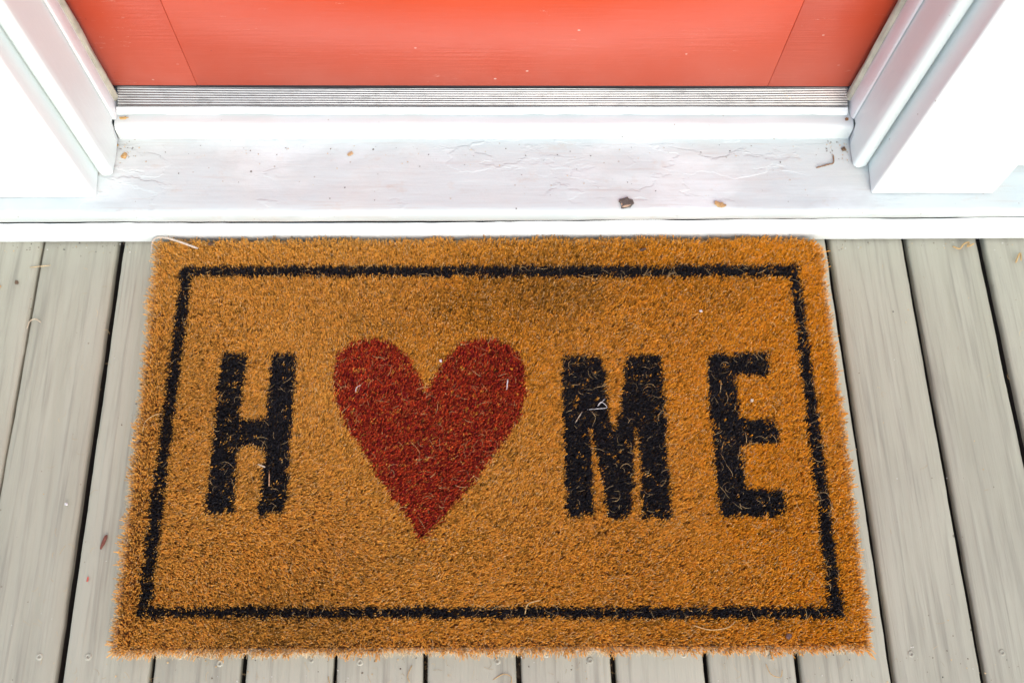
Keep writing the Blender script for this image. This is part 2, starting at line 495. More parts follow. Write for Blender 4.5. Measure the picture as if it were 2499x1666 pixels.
# jambs: profile in plan, bottoms follow the sill with a ragged open crack
def sill_h(y):
    if y > 0.6364: return 0.1032 if y < 0.657 else 0.104
    return 0.0677 + max(0, (y - 0.5565)) / (0.690 - 0.5565) * 0.0228
zs_j = np.concatenate([[0.0], np.linspace(0.13, 0.5, 10), [1.0, 1.5, 2.075]])
def jamb_j(amp, sd, wob=0.0010):
    def fn(z, i, x, y):
        dx = (float(fbm(z * 7 + sd, i * .4)) - .5) * wob
        if z == 0.0: return dx, 0, sill_h(y) + 0.0009 + amp * max(0, float(fbm(y * 90 + sd, x * 60)) - 0.25)
        return dx, 0, 0
    return fn
def arc(cx, cy, r, a0, a1, n=4):
    return [(cx + r * math.cos(R(a0 + (a1 - a0) * i / n)), cy + r * math.sin(R(a0 + (a1 - a0) * i / n))) for i in range(n + 1)]
def dens(p, n=4):
    out = []
    for i in range(len(p)):
        a = p[i]; b = p[(i + 1) % len(p)]
        L = math.hypot(b[0] - a[0], b[1] - a[1])
        m = max(1, int(L / 0.006))
        for k in range(m): out.append((a[0] + (b[0] - a[0]) * k / m, a[1] + (b[1] - a[1]) * k / m))
    return out

# right jamb
pr = [(0.4195, 0.6600)] + [(0.4200, 0.6080)] + arc(0.4265, 0.6065, 0.0062, 180, 270, 5) + arc(0.4318, 0.6062, 0.0045, 270, 330, 3) + [(0.4372, 0.6080), (0.4372, 0.700), (0.4195, 0.700)]
mobj('jamb', loft_z('jamb', zs_j, dens(pr), jamb_j(0.0050, 3.0)), M_JAMB, frame)
pl = [(-0.4005, 0.700), (-0.4190, 0.700), (-0.4190, 0.5960)] + arc(-0.4125, 0.5962, 0.0045, 210, 270, 3) + arc(-0.4080, 0.5975, 0.0055, 270, 350, 5) + [(-0.4005, 0.6470), (-0.4005, 0.660)]
mobj('jamb', loft_z('jamb', zs_j, dens(pl), jamb_j(0.0055, 9.0)), M_JAMB, frame)
# stops
sr = [(0.4190, 0.6740), (0.4145, 0.6740), (0.4145, 0.6610), (0.4155, 0.6500), (0.4168, 0.6478), (0.4190, 0.6470)]
mobj('stop', loft_z('stop', zs_j, sr, jamb_j(0.0020, 5.0)), M_STOP, frame)
sl = [(-0.4000, 0.6745), (-0.4000, 0.6455), (-0.3978, 0.6462), (-0.3968, 0.6485), (-0.3980, 0.6600), (-0.3985, 0.6745)]
mobj('stop', loft_z('stop', zs_j, sl, jamb_j(0.0020, 6.0)), M_STOP, frame)
# weatherstrips: thin bulb along the stop, against the door
wz = np.concatenate([np.linspace(0.1135, 0.5, 40), [1.0, 2.07]])
def ws_j(z, i, x, y): return (float(fbm(z * 22, i)) - .5) * 0.0012, (float(fbm(z * 15, 9 + i)) - .5) * .0008, 0
w1 = arc(0.4132, 0.6690, 0.0040, 90, 270, 6) + [(0.4140, 0.6650), (0.4140, 0.6730)]
mobj('weatherstrip', loft_z('weatherstrip', wz, w1, ws_j), M_STRIP, frame)
w2 = arc(-0.3990, 0.6680, 0.0048, -90, 90, 6) + [(-0.3995, 0.6728), (-0.3995, 0.6632)]
mobj('weatherstrip', loft_z('weatherstrip', wz, w2, ws_j), M_STRIP, frame)
# casings stand on the sill
zs_c = np.concatenate([[0.0], np.linspace(0.13, 0.6, 14), [1.0, 1.6, 2.20]])
def case_j(sd):
    def fn(z, i, x, y):
        dx = (float(fbm(z * 9 + sd, i * .4)) - .5) * 0.0016
        if z == 0.0: return dx * .3, 0, sill_h(y) + 0.0006 + 0.0050 * max(0, float(fbm(x * 30 + sd, y * 60)) - 0.40)
        return dx, 0, 0
    return fn
def casing(x0, x1, y0, y1, r=0.003):
    return arc(x1 - r, y0 + r, r, 270, 360, 3) + [(x1, y1), (x0, y1)] + arc(x0 + r, y0 + r, r, 180, 270, 3)
mobj('casing', loft_z('casing', zs_c, dens(casing(0.4385, 0.5785, 0.5708, 0.640)), case_j(1.0)), M_CASE, frame)
mobj('casing', loft_z('casing', zs_c, dens(casing(-0.5620, -0.4200, 0.5682, 0.640)), case_j(2.0)), M_CASE, frame)
mobj('head_casing', bevelbox(-0.5620, 0.5785, 0.5695, 0.640, 2.2015, 2.33, 0.003), M_CASE, frame)
mobj('head_jamb', bevelbox(-0.4190, 0.4372, 0.5975, 0.700, 2.0765, 2.10, 0.003), M_JAMB, frame)
mobj('head_board', bevelbox(-0.4190, 0.4372, 0.5960, 0.640, 2.1015, 2.2, 0.003), M_CASE, frame)

# ------------------------------------------------------------------ the coral front door
door = empty('front_door', (0, 0.678, 0.1215))
door.location = (0, 0, 0)
tag(door, 'coral red painted front door with worn, speckled paint', 'door')
DY0, DY1 = 0.6765, 0.7165
JL, JR = -0.3075, 0.3200
DB = 0.1234
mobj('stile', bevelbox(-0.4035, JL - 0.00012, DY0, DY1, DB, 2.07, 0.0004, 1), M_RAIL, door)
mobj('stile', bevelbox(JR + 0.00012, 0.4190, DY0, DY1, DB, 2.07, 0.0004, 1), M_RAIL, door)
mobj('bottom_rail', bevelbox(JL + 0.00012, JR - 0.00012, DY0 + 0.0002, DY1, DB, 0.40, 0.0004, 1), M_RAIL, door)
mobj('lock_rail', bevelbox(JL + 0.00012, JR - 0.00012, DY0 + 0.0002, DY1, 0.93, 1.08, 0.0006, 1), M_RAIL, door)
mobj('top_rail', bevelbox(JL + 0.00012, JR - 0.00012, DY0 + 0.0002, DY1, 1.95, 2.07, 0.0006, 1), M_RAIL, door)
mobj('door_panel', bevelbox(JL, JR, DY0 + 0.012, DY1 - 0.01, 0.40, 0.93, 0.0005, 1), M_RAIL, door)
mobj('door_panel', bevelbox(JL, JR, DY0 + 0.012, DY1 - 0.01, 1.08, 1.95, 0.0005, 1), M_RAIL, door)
def sweep_j(x, i, y, z):
    if i in (0, 1): return 0, (float(fbm(x * 25, 3)) - .5) * .0007
    return 0, 0
mobj('door_sweep', loft('door_sweep', np.linspace(-0.40, 0.412, 90), [(0.6770, 0.1180), (0.690, 0.1180), (0.690, 0.1232), (0.6770, 0.1232)], sweep_j), M_RUBBER, door)
kb = bmesh.new()
bmesh.ops.create_uvsphere(kb, u_segments=20, v_segments=12, radius=0.028)
bmesh.ops.scale(kb, vec=(1, 0.75, 1), verts=kb.verts[:])
bmesh.ops.create_cone(kb, cap_ends=True, segments=20, radius1=0.010, radius2=0.014, depth=0.05, matrix=Matrix.Translation((0, 0.03, 0)) @ Matrix.Rotation(R(90), 4, 'X'))
bmesh.ops.create_cone(kb, cap_ends=True, segments=24, radius1=0.031, radius2=0.028, depth=0.006, matrix=Matrix.Translation((0, 0.052, 0)) @ Matrix.Rotation(R(90), 4, 'X'))
km = bpy.data.meshes.new('knob'); kb.to_mesh(km); kb.free(); km.shade_smooth()
mobj('knob', km, M_BRASS, door, (-0.345, DY0 - 0.055, 1.0))

# ------------------------------------------------------------------ house wall: lap siding
wall = empty('house_wall')
tag(wall, 'white lap siding wall of the house on either side of the door', 'wall')
def lap(x0, x1):
    p = [(0.600, 0.0), (0.5985, 0.004), (0.610, 0.150), (0.640, 0.150), (0.640, 0.0)]
    return loft('siding_board', [x0, x1], p)
SL = lap(-1.7, -0.5635); SR = lap(0.5800, 1.9)
for s in (SL, SR):
    s.materials.append(M_NOSE)
for k in range(20):
    z = 0.083 + 0.128 * k
    mobj('siding_board', SL, None, wall, (0, -0.0, z)); mobj('siding_board', SR, None, wall, (0, 0, z))
SH = lap(-0.5620, 0.5785); SH.materials.append(M_NOSE)
for k in range(3): mobj('siding_board', SH, None, wall, (0, 0, 2.331 + 0.128 * k))
mobj('sheathing', bevelbox(-1.7, -0.43, 0.6405, 0.70, 0.0905, 2.70, 0), M_RAWWOOD, wall)
mobj('sheathing', bevelbox(0.44, 1.9, 0.6405, 0.70, 0.0905, 2.70, 0), M_RAWWOOD, wall)
mobj('sheathing', bevelbox(-0.43, 0.44, 0.6405, 0.70, 2.1015, 2.70, 0), M_RAWWOOD, wall)

# ------------------------------------------------------------------ the doormat
LH = [(-0.2805,0.4058),(-0.2523,0.4032),(-0.2543,0.3673),(-0.2564,0.3296),(-0.2283,0.3293),(-0.2281,0.3671),(-0.2267,0.4037),(-0.2003,0.4035),(-0.2003,0.3164),(-0.2008,0.272),(-0.2011,0.2281),(-0.2286,0.2254),(-0.227,0.2592),(-0.2269,0.2916),(-0.2316,0.2978),(-0.2456,0.2993),(-0.2521,0.298),(-0.2552,0.2892),(-0.2524,0.2295),(-0.2821,0.229),(-0.2817,0.2685),(-0.2815,0.3261),(-0.2822,0.3675)]
HEART = [(-0.0597,0.36),(-0.0632,0.3726),(-0.0728,0.3872),(-0.0799,0.4009),(-0.0939,0.4121),(-0.113,0.4206),(-0.1267,0.4207),(-0.1452,0.4124),(-0.1558,0.4024),(-0.1594,0.3878),(-0.1593,0.3698),(-0.1551,0.3519),(-0.1493,0.3342),(-0.1402,0.3167),(-0.1271,0.2994),(-0.1183,0.2823),(-0.1079,0.2654),(-0.0961,0.2487),(-0.0828,0.2321),(-0.0728,0.219),(-0.0662,0.2045),(-0.0605,0.1988),(-0.0518,0.2075),(-0.0392,0.2219),(-0.0263,0.2364),(-0.0118,0.2527),(0.0014,0.2693),(0.0147,0.2895),(0.0265,0.3048),(0.0385,0.322),(0.0447,0.3396),(0.0494,0.3573),(0.0473,0.3808),(0.0451,0.3954),(0.0333,0.4103),(0.0162,0.4197),(-0.0028,0.4208),(-0.0201,0.4144),(-0.0338,0.4034),(-0.0422,0.3906),(-0.0505,0.3743),(-0.0572,0.3618)]
LM = [(0.0906,0.3989),(0.1325,0.3986),(0.135,0.3701),(0.1374,0.3276),(0.1426,0.3099),(0.1473,0.3307),(0.154,0.3601),(0.161,0.3984),(0.1983,0.3982),(0.1989,0.3647),(0.1974,0.292),(0.1962,0.2176),(0.1664,0.2179),(0.1673,0.2766),(0.167,0.3081),(0.166,0.3225),(0.163,0.2923),(0.159,0.2535),(0.1553,0.2308),(0.1486,0.2181),(0.1308,0.2183),(0.1274,0.2387),(0.1244,0.2693),(0.1204,0.2959),(0.1161,0.3182),(0.1164,0.2928),(0.1165,0.2617),(0.1168,0.2222),(0.0878,0.2211),(0.0877,0.2774),(0.0885,0.341),(0.0885,0.3855)]
LE = [(0.2501,0.4003),(0.3173,0.4016),(0.3158,0.3737),(0.2787,0.3748),(0.2781,0.3459),(0.2783,0.3247),(0.3162,0.3228),(0.3192,0.3083),(0.3148,0.2971),(0.2778,0.2975),(0.275,0.2492),(0.315,0.2472),(0.3168,0.2305),(0.3132,0.2192),(0.2472,0.22),(0.2458,0.2526),(0.2464,0.2994),(0.2462,0.3396),(0.2468,0.3726)]
BO = [(-0.3363,0.5095),(0.3652,0.5086),(0.3617,0.1154),(-0.339,0.1263)]
BI = [(-0.3234,0.4975),(0.3528,0.4932),(0.3479,0.1271),(-0.3262,0.1357)]
QC = np.array([(-0.3665, 0.5415), (0.3935, 0.5430), (0.3845, 0.0870), (-0.3605, 0.0940)])   # pile outline TL TR BR BL

def inpoly(x, y, poly):
    ins = np.zeros(x.shape, bool)
    n = len(poly)
    for i in range(n):
        x1, y1 = poly[i]; x2, y2 = poly[(i + 1) % n]
        c = ((y1 > y) != (y2 > y)) & (x < (x2 - x1) * (y - y1) / (y2 - y1 + 1e-12) + x1)
        ins ^= c
    return ins

def quad(u, v):
    """u 0..1 left to right, v 0..1 near to far"""
    u = np.asarray(u)[..., None]; v = np.asarray(v)[..., None]
    return (QC[3] * (1 - u) + QC[2] * u) * (1 - v) + (QC[0] * (1 - u) + QC[1] * u) * v

def prism_mesh(name, P, rad, tint):
    """P (N, K, 3) centre lines, rad (N, K), tint (N, K, 3): three-sided tapering fibres"""
    N, K, _ = P.shape
    d = P[:, -1] - P[:, 0]
    d /= np.linalg.norm(d, axis=1)[:, None] + 1e-12
    a = np.cross(d, rng.normal(size=(N, 3))); a /= np.linalg.norm(a, axis=1)[:, None] + 1e-12
    b = np.cross(d, a)
    V = np.empty((N, K, 3, 3))
    for s in range(3):
        t = 2 * math.pi * s / 3
        V[:, :, s, :] = P + (a[:, None] * math.cos(t) + b[:, None] * math.sin(t)) * rad[..., None]
    V = V.reshape(-1, 3)
    nv = 3 * K
    q = []
    for k in range(K - 1):
        for s in range(3):
            s2 = (s + 1) % 3
            q.append((k * 3 + s, k * 3 + s2, (k + 1) * 3 + s2, (k + 1) * 3 + s))
    q = np.array(q)
    base = (np.arange(N) * nv)[:, None, None]
    quads = (q[None] + base)
    tri = (np.array([(K - 1) * 3, (K - 1) * 3 + 1, (K - 1) * 3 + 2])[None] + base[:, :, 0])
    loops = np.concatenate([quads.reshape(N, -1), tri], axis=1).ravel()
    nq = len(q)
    ltot = np.tile(np.array([4] * nq + [3]), N)
    lst = np.concatenate([[0], np.cumsum(ltot)[:-1]])
    me = bpy.data.meshes.new(name)
    me.vertices.add(len(V)); me.vertices.foreach_set('co', V.astype(np.float32).ravel())
    me.loops.add(len(loops)); me.loops.foreach_set('vertex_index', loops.astype(np.int32))
    me.polygons.add(len(ltot)); me.polygons.foreach_set('loop_start', lst.astype(np.int32)); me.polygons.foreach_set('loop_total', ltot.astype(np.int32))
    me.update(calc_edges=True)
    at = me.attributes.new('tint', 'FLOAT_COLOR', 'POINT')
    c = np.ones((N, K, 3, 4), np.float32); c[..., :3] = tint[:, :, None, :]
    at.data.foreach_set('color', c.ravel())
    return me

mat_root = empty('doormat', (0, 0, 0))
tag(mat_root, 'golden brown coir doormat with black border reading H heart M E', 'doormat')
# pale vinyl backing, a little larger than the pile on the right
bo = [(-0.3680, 0.5425), (0.3780, 0.5445), (0.3930, 0.5360), (0.3985, 0.5200), (0.3925, 0.3000), (0.3880, 0.0860), (-0.3630, 0.0935)]
bv = [(x, y, 0.0022) for x, y in bo] + [(x, y, 0.0062) for x, y in bo]
nbk = len(bo)
bf = [tuple(range(nbk)), tuple(range(nbk, 2 * nbk))] + [(i, (i + 1) % nbk, nbk + (i + 1) % nbk, nbk + i) for i in range(nbk)]
bme = pymesh('backing', bv, bf)
bm = bmesh.new(); bm.from_mesh(bme); bmesh.ops.recalc_face_normals(bm, faces=bm.faces[:]); bm.to_mesh(bme); bm.free()
mobj('backing', bme, M_VINYL, mat_root)
pbq = [(x * 0.985 + 0.0002, 0.315 + (y - 0.315) * 0.98) for x, y in bo]
pbm = pymesh('pile_base', [(x, y, 0.0065) for x, y in pbq] + [(x, y, 0.0105) for x, y in pbq], bf)
bm = bmesh.new(); bm.from_mesh(pbm); bmesh.ops.recalc_face_normals(bm, faces=bm.faces[:]); bm.to_mesh(pbm); bm.free()
mobj('pile_base', pbm, M_COIRBASE, mat_root)

# tufts of fibre on a jittered grid
TW, TD = 0.765, 0.456
sp = 0.0021
nu, nvv = int(TW / sp), int(TD / sp)
U, Vv = np.meshgrid((np.arange(nu) + .5) / nu, (np.arange(nvv) + .5) / nvv)
U = (U + rng.uniform(-.5, .5, U.shape) / nu).ravel(); Vv = (Vv + rng.uniform(-.5, .5, Vv.shape) / nvv).ravel()
U = np.clip(U, 0, 1); Vv = np.clip(Vv, 0, 1)
T = quad(U, Vv)
# rounded far-right corner, nibbled outline
cx_, cy_ = 0.3935 - 0.022, 0.543 - 0.022
cut = (T[:, 0] > cx_) & (T[:, 1] > cy_) & (np.hypot(T[:, 0] - cx_, T[:, 1] - cy_) > 0.0225)
cx2, cy2 = -0.3665 + 0.008, 0.5415 - 0.008
cut |= (T[:, 0] < cx2) & (T[:, 1] > cy2) & (np.hypot(T[:, 0] - cx2, T[:, 1] - cy2) > 0.0085)
edge_d = np.minimum(np.minimum(U, 1 - U) * TW, np.minimum(Vv, 1 - Vv) * TD)
nib = fbm(T[:, 0] * 45, T[:, 1] * 45, 3)
cut |= edge_d < 0.0045 * (nib - 0.25)
cut |= rng.random(len(T)) < 0.10
T = T[~cut]; U = U[~cut]; Vv = Vv[~cut]
NTU = len(T)
# which colour each tuft carries, with ragged edges
ED = np.minimum(np.minimum(U, 1 - U) * TW, np.minimum(Vv, 1 - Vv) * TD)
tx, ty = T[:, 0], T[:, 1]
# combed lie of the pile: strong and sideways over the lower left, upright at the top
lie = np.clip(1.15 - 0.96 * (tx + 0.37) / 0.76 - np.clip((ty - 0.36) / 0.17, 0, 1), 0.25, 1) * (0.55 + 0.9 * fbm(tx * 9, ty * 9, 2)) * np.clip(ED / 0.016, 0.1, 1)
ang = R(10) + (fbm(tx * 6 + 40, ty * 6, 3) - .5) * R(150)
LX = np.cos(ang) * lie * 0.0068 + rng.normal(0, 0.0013, NTU); LY = np.sin(ang) * lie * 0.0068 + rng.normal(0, 0.0013, NTU)
jx = tx + LX + rng.normal(0, 0.0007, NTU); jy = ty + LY + rng.normal(0, 0.0010, NTU)
part = np.zeros(NTU, int)
brd = inpoly(jx, jy, BO) & ~inpoly(jx, jy, BI)
part[brd] = 1
part[inpoly(jx, jy, LH)] = 2
part[inpoly(jx, jy, HEART)] = 3
part[inpoly(jx, jy, LM)] = 4
part[inpoly(jx, jy, LE)] = 5
bare = (rng.random(NTU) < 0.025) & (part > 0)
part[bare] = 0

PER = 5
tid = np.repeat(np.arange(NTU), PER)
N = len(tid)
X = T[tid, 0] + rng.normal(0, 0.0007, N); Y = T[tid, 1] + rng.normal(0, 0.0007, N)
hgt = 0.0165 + (fbm(X * 24, Y * 24, 3) - .5) * 0.0026 + rng.normal(0, 0.0009, N)
lx = LX[tid] + rng.normal(0, 0.0017, N); ly = LY[tid] + rng.normal(0, 0.0017, N)
# flare outwards along the rim
u = U[tid]; w = Vv[tid]
def rim(dist, k): return np.clip(1 - dist / 0.010, 0, 1) ** 1.3 * k
fl = rng.random(N)
ox = rim((1 - u) * TW, 0.0045) - rim(u * TW, 0.0052)
oy = rim((1 - w) * TD, 0.0025) - rim(w * TD, 0.0065)
lx += ox * (0.4 + fl); ly += oy * (0.4 + fl)
drop = np.clip(np.hypot(ox, oy) / 0.009, 0, 1)
hgt = hgt * (1 - 0.42 * drop * fl)
P = np.empty((N, 2, 3))
P[:, 0, 0] = X; P[:, 0, 1] = Y; P[:, 0, 2] = 0.0058
P[:, 1, 0] = X + lx; P[:, 1, 1] = Y + ly; P[:, 1, 2] = 0.0022 + hgt
rad = np.empty((N, 2)); r0 = rng.uniform(0.00025, 0.00040, N)
rad[:, 0] = r0 * 0.8; rad[:, 1] = r0 * rng.uniform(1.0, 1.45, N)
# colour
sx = np.clip((X + 0.37) / 0.76, 0, 1) + (fbm(X * 7, Y * 7 + 30, 3) - .5) * 0.9
sx = np.clip(sx, 0, 1)[:, None]
tan = np.array([0.74, 0.352, 0.058]); org = np.array([0.78, 0.305, 0.015])
base = tan * (1 - sx) + org * sx
wear = np.clip((fbm(X * 5 + 11, Y * 8 + 3, 4) - 0.50) * 4.0, 0, 1)[:, None]
core = np.exp(-(((X - 0.02) / 0.24) ** 2 + ((Y - 0.47) / 0.06) ** 2))[:, None]
base = base * (1 - 0.30 * wear - 0.24 * core)
br = (rng.lognormal(0, 0.40, NTU)[tid] * rng.lognormal(0, 0.36, N))[:, None]
pale = (rng.random(N) < 0.07)[:, None]
tint = np.where(pale, np.array([0.74, 0.47, 0.19]) * (0.7 + 0.45 * rng.random((N, 1))), base * br)
# sun-bleached rim
tint = tint * (1 - 0.5 * drop[:, None]) + 0.5 * drop[:, None] * np.array([0.76, 0.48, 0.20])
blk = np.array([0.012, 0.011, 0.013]) * rng.lognormal(0, 0.5, (N, 1))
blk = np.where(rng.random((N, 1)) < 0.05, np.array([0.10, 0.062, 0.025]), blk)
red = np.where(rng.random((N, 1)) < 0.5, np.array([0.44, 0.045, 0.010]), np.array([0.17, 0.007, 0.007])) * rng.lognormal(0, 0.40, (N, 1))
red = np.where(rng.random((N, 1)) < 0.08, np.array([0.52, 0.13, 0.03]), red)
pt = part[tid]
tint = np.where((pt == 3)[:, None], red, np.where((pt > 0)[:, None], blk, tint))
tint = np.maximum(tint, 0.004); tint = tint * np.minimum(1, 0.82 / tint.max(1))[:, None]
T2 = np.stack([tint, tint], axis=1)
for pid, nm, lab in ((0, 'pile', None), (1, 'border_line', 'thin black border line dyed into the pile'), (2, 'letter', 'black letter H on the doormat'), (3, 'heart', 'dark red heart standing for the letter O'), (4, 'letter', 'black letter M on the doormat'), (5, 'letter', 'black letter E on the doormat')):
    s = pt == pid
    o = mobj(nm, prism_mesh(nm, P[s], rad[s], T2[s]), M_FIBRE, mat_root)
    if lab: o['label'] = lab
    if pid == 0: o['kind'] = 'stuff'

# long curly fibres lying loose over the pile, and fine hairs round the rim
def curls(n, x, y, z, length, curve, r, tintv, rise=0.0015, K=7):
    a = rng.uniform(0, 2 * math.pi, n); k = rng.normal(0, curve, n)
    Q = np.empty((n, K, 3)); Q[:, 0] = np.stack([x, y, z], 1)
    for i in range(1, K):
        st = length / (K - 1)
        Q[:, i, 0] = Q[:, i - 1, 0] + np.cos(a) * st
        Q[:, i, 1] = Q[:, i - 1, 1] + np.sin(a) * st
        Q[:, i, 2] = z + rise * math.sin(math.pi * i / (K - 1))
        a = a + k + rng.normal(0, 0.12, n)
    rr = np.repeat(r[:, None], K, 1) * np.linspace(1, 0.6, K)[None]
    return Q, rr, np.repeat(tintv[:, None], K, 1)
n = 1700
uu = rng.beta(1.3, 1.0, n); vv = rng.random(n)
q = quad(0.015 + 0.965 * uu, 0.02 + 0.95 * vv)
Q, rr, tt = curls(n, q[:, 0], q[:, 1], np.full(n, 0.0186) + rng.normal(0, .0006, n), rng.uniform(0.004, 0.016, n), 0.30, rng.uniform(0.00009, 0.00019, n), np.array([0.70, 0.48, 0.22]) * rng.uniform(0.6, 1.15, (n, 1)))
o = mobj('loose_fibre', prism_mesh('loose_fibre', Q, rr, tt), M_FIBRE, mat_root); o['kind'] = 'stuff'
n = 9000
s = rng.random(n); side = rng.choice(4, n, p=[.34, .16, .25, .25])
uu = np.where(side < 2, s, np.where(side == 2, 0.004, 0.996)); vv = np.where(side >= 2, s, np.where(side == 0, 0.006, 0.996))
q = quad(uu, vv)
ok = ~((q[:, 0] > cx_) & (q[:, 1] > cy_))
od = np.select([side == 0, side == 1, side == 2, side == 3], [-90, 90, 180, 0]) * math.pi / 180 + rng.normal(0, 0.55, n)
ln = rng.uniform(0.003, 0.0095, n) * np.where(side == 1, 0.4, 1)
Pf = np.empty((n, 3, 3)); zf = rng.uniform(0.006, 0.0165, n)
Pf[:, 0] = np.stack([q[:, 0], q[:, 1], zf], 1)
Pf[:, 1] = Pf[:, 0] + np.stack([np.cos(od) * ln * .55, np.sin(od) * ln * .55, rng.uniform(-.001, .002, n)], 1)
Pf[:, 2] = Pf[:, 1] + np.stack([np.cos(od + rng.normal(0, .5, n)) * ln * .5, np.sin(od + rng.normal(0, .5, n)) * ln * .5, -rng.uniform(0.0, .004, n)], 1)
Pf[:, :, 2] = np.maximum(Pf[:, :, 2], 0.0035)
rf = np.repeat(rng.uniform(.00012, .00026, n)[:, None], 3, 1) * np.array([1, .9, .6])
tf = np.repeat((np.array([0.70, 0.52, 0.30]) * rng.uniform(0.6, 1.15, (n, 1)))[:, None], 3, 1)
o = mobj('rim_hair', prism_mesh('rim_hair', Pf[ok], rf[ok], np.clip(tf[ok], 0, .85)), M_FIBRE, mat_root); o['kind'] = 'stuff'

# ------------------------------------------------------------------ small litter, one by one
def tube(name, pts, r, colr, label, cat, flat=1.0, group=None):
    pts = [Vector(p) for p in pts]
    # smooth the polyline (Catmull-Rom)
    out = []
    ext = [pts[0] * 2 - pts[1]] + pts + [pts[-1] * 2 - pts[-2]]
    for i in range(1, len(ext) - 2):
        for k in range(5):
            t = k / 5; p0, p1, p2, p3 = ext[i - 1], ext[i], ext[i + 1], ext[i + 2]
            out.append(0.5 * ((2 * p1) + (p2 - p0) * t + (2 * p0 - 5 * p1 + 4 * p2 - p3) * t * t + (3 * p1 - p0 - 3 * p2 + p3) * t ** 3))
    out.append(pts[-1])
    c = sum(out, Vector()) / len(out)
    zb = min(p.z for p in out) - r
    org = Vector((c.x, c.y, zb))
    v = []; f = []; S = 6
    for i, p in enumerate(out):
        d = (out[min(i + 1, len(out) - 1)] - out[max(i - 1, 0)]).normalized()
        a = d.cross(Vector((0, 0, 1))); a = a.normalized() if a.length > 1e-6 else Vector((1, 0, 0))
        b = a.cross(d)
        rr_ = r * (1.0 if 0 < i < len(out) - 1 else 0.55) * random.uniform(.85, 1.1)
        for s_ in range(S):
            t = 2 * math.pi * s_ / S
            v.append(p - org + a * math.cos(t) * rr_ + b * math.sin(t) * rr_ * flat)
    for i in range(len(out) - 1):
        for s_ in range(S):
            s2 = (s_ + 1) % S
            f.append((i * S + s_, i * S + s2, (i + 1) * S + s2, (i + 1) * S + s_))
    f.append(tuple(range(S))[::-1]); f.append(tuple((len(out) - 1) * S + i for i in range(S)))
    o = mobj(name, pymesh(name, v, f, True), litter(colr), None, org)
    return tag(o, label, cat, group)
_lm = {}
def litter(c):
    if c not in _lm: _lm[c] = simple('litter_%d' % len(_lm), c, 0.65, 0.45, 500, bumpk=0.4)
    return _lm[c]
def chip(name, loc, size, rz, colr, label, cat, group=None):
    bm = bmesh.new()
    bmesh.ops.create_icosphere(bm, subdivisions=2, radius=1)
    for v in bm.verts:
        k = 0.52 + 0.95 * float(vnoise(v.co.x * 2.1 + loc[0] * 91 + 20, v.co.y * 2.3 + v.co.z * 1.7 + loc[1] * 57 + 20))
        c = v.co * k
        v.co = Vector((max(-.85, min(.85, c.x)) * size[0], max(-.85, min(.85, c.y)) * size[1], max(-.7, min(.7, c.z)) * size[2]))
    zb = min(v.co.z for v in bm.verts)
    for v in bm.verts: v.co.z -= zb
    me = bpy.data.meshes.new(name); bm.to_mesh(me); bm.free()
    o = mobj(name, me, litter(colr), None, loc); o.rotation_euler.z = R(rz)
    return tag(o, label, cat, group)
ST = (0.62, 0.50, 0.34); CO = (0.60, 0.38, 0.15); DK = (0.10, 0.045, 0.02); WH = (0.75, 0.73, 0.70)
MZ = 0.0188
tube('straw', [(-0.3760, 0.5330, 0.0050), (-0.3715, 0.5440, 0.0165), (-0.3590, 0.5450, 0.0205), (-0.3400, 0.5390, 0.0212), (-0.3190, 0.5310, 0.0200)], 0.0013, (0.66, 0.54, 0.42), 'pale flat straw bent over the far left corner of the doormat', 'straw', 0.5)
chip('seed', (-0.3058, 0.5369, MZ - .001), (0.0032, 0.0028, 0.002), 20, DK, 'dark brown seed on the mat rim beside the pale straw', 'seed')
chip('seed', (0.303, 0.0993, MZ - .001), (0.0034, 0.003, 0.002), 60, (0.13, 0.06, 0.045), 'dark brown seed on the near rim of the mat below the letter E', 'seed')
chip('seed', (0.1864, 0.5283, MZ - .001), (0.0045, 0.002, 0.0016), 10, DK, 'dark brown husk on the far rim of the mat above the letter M', 'seed')
chip('crumb', (-0.0439, 0.3934, MZ), (0.0016, 0.0020, 0.0014), 20, WH, 'white crumb in the notch of the red heart', 'crumb')
chip('crumb', (0.2463, 0.4507, MZ), (0.0016, 0.0022, 0.0014), 80, WH, 'white crumb on the mat above the letter E', 'crumb')
chip('crumb', (0.2925, 0.345, MZ), (0.0020, 0.0018, 0.0014), 80, (0.72, 0.60, 0.42), 'pale crumb between the upper two bars of the letter E', 'crumb')
tube('thread', [(0.1130, 0.3365, MZ), (0.1250, 0.3370, MZ + .001), (0.1350, 0.3385, MZ + .001), (0.1290, 0.3445, MZ + .0012), (0.1250, 0.3400, MZ + .001), (0.1330, 0.3480, MZ + .001)], 0.00032, WH, 'tangled white thread on the left stem of the letter M', 'thread')
tube('straw', [(0.1000, 0.3215, MZ), (0.1080, 0.3340, MZ + .0008)], 0.0005, ST, 'short pale straw on the letter M just below the white thread', 'straw')
tube('straw', [(0.0275, 0.3600, MZ), (0.0290, 0.3715, MZ + .0006)], 0.0008, WH, 'short white straw on the right lobe of the heart', 'straw')
tube('thread', [(-0.1345, 0.3580, MZ), (-0.1340, 0.3630, MZ + .0006), (-0.1295, 0.3665, MZ)], 0.0005, (0.75, 0.66, 0.66), 'curled white thread on the left lobe of the heart', 'thread')
tube('straw', [(-0.2330, 0.2800, MZ), (-0.2250, 0.2765, MZ + .0006)], 0.0009, ST, 'pale straw end across the right leg of the letter H', 'straw')
tube('straw', [(-0.2205, 0.2720, MZ), (-0.2195, 0.2560, MZ + .0006)], 0.0006, (0.60, 0.33, 0.16), 'thin tan straw standing upright along the right leg of the letter H', 'straw')
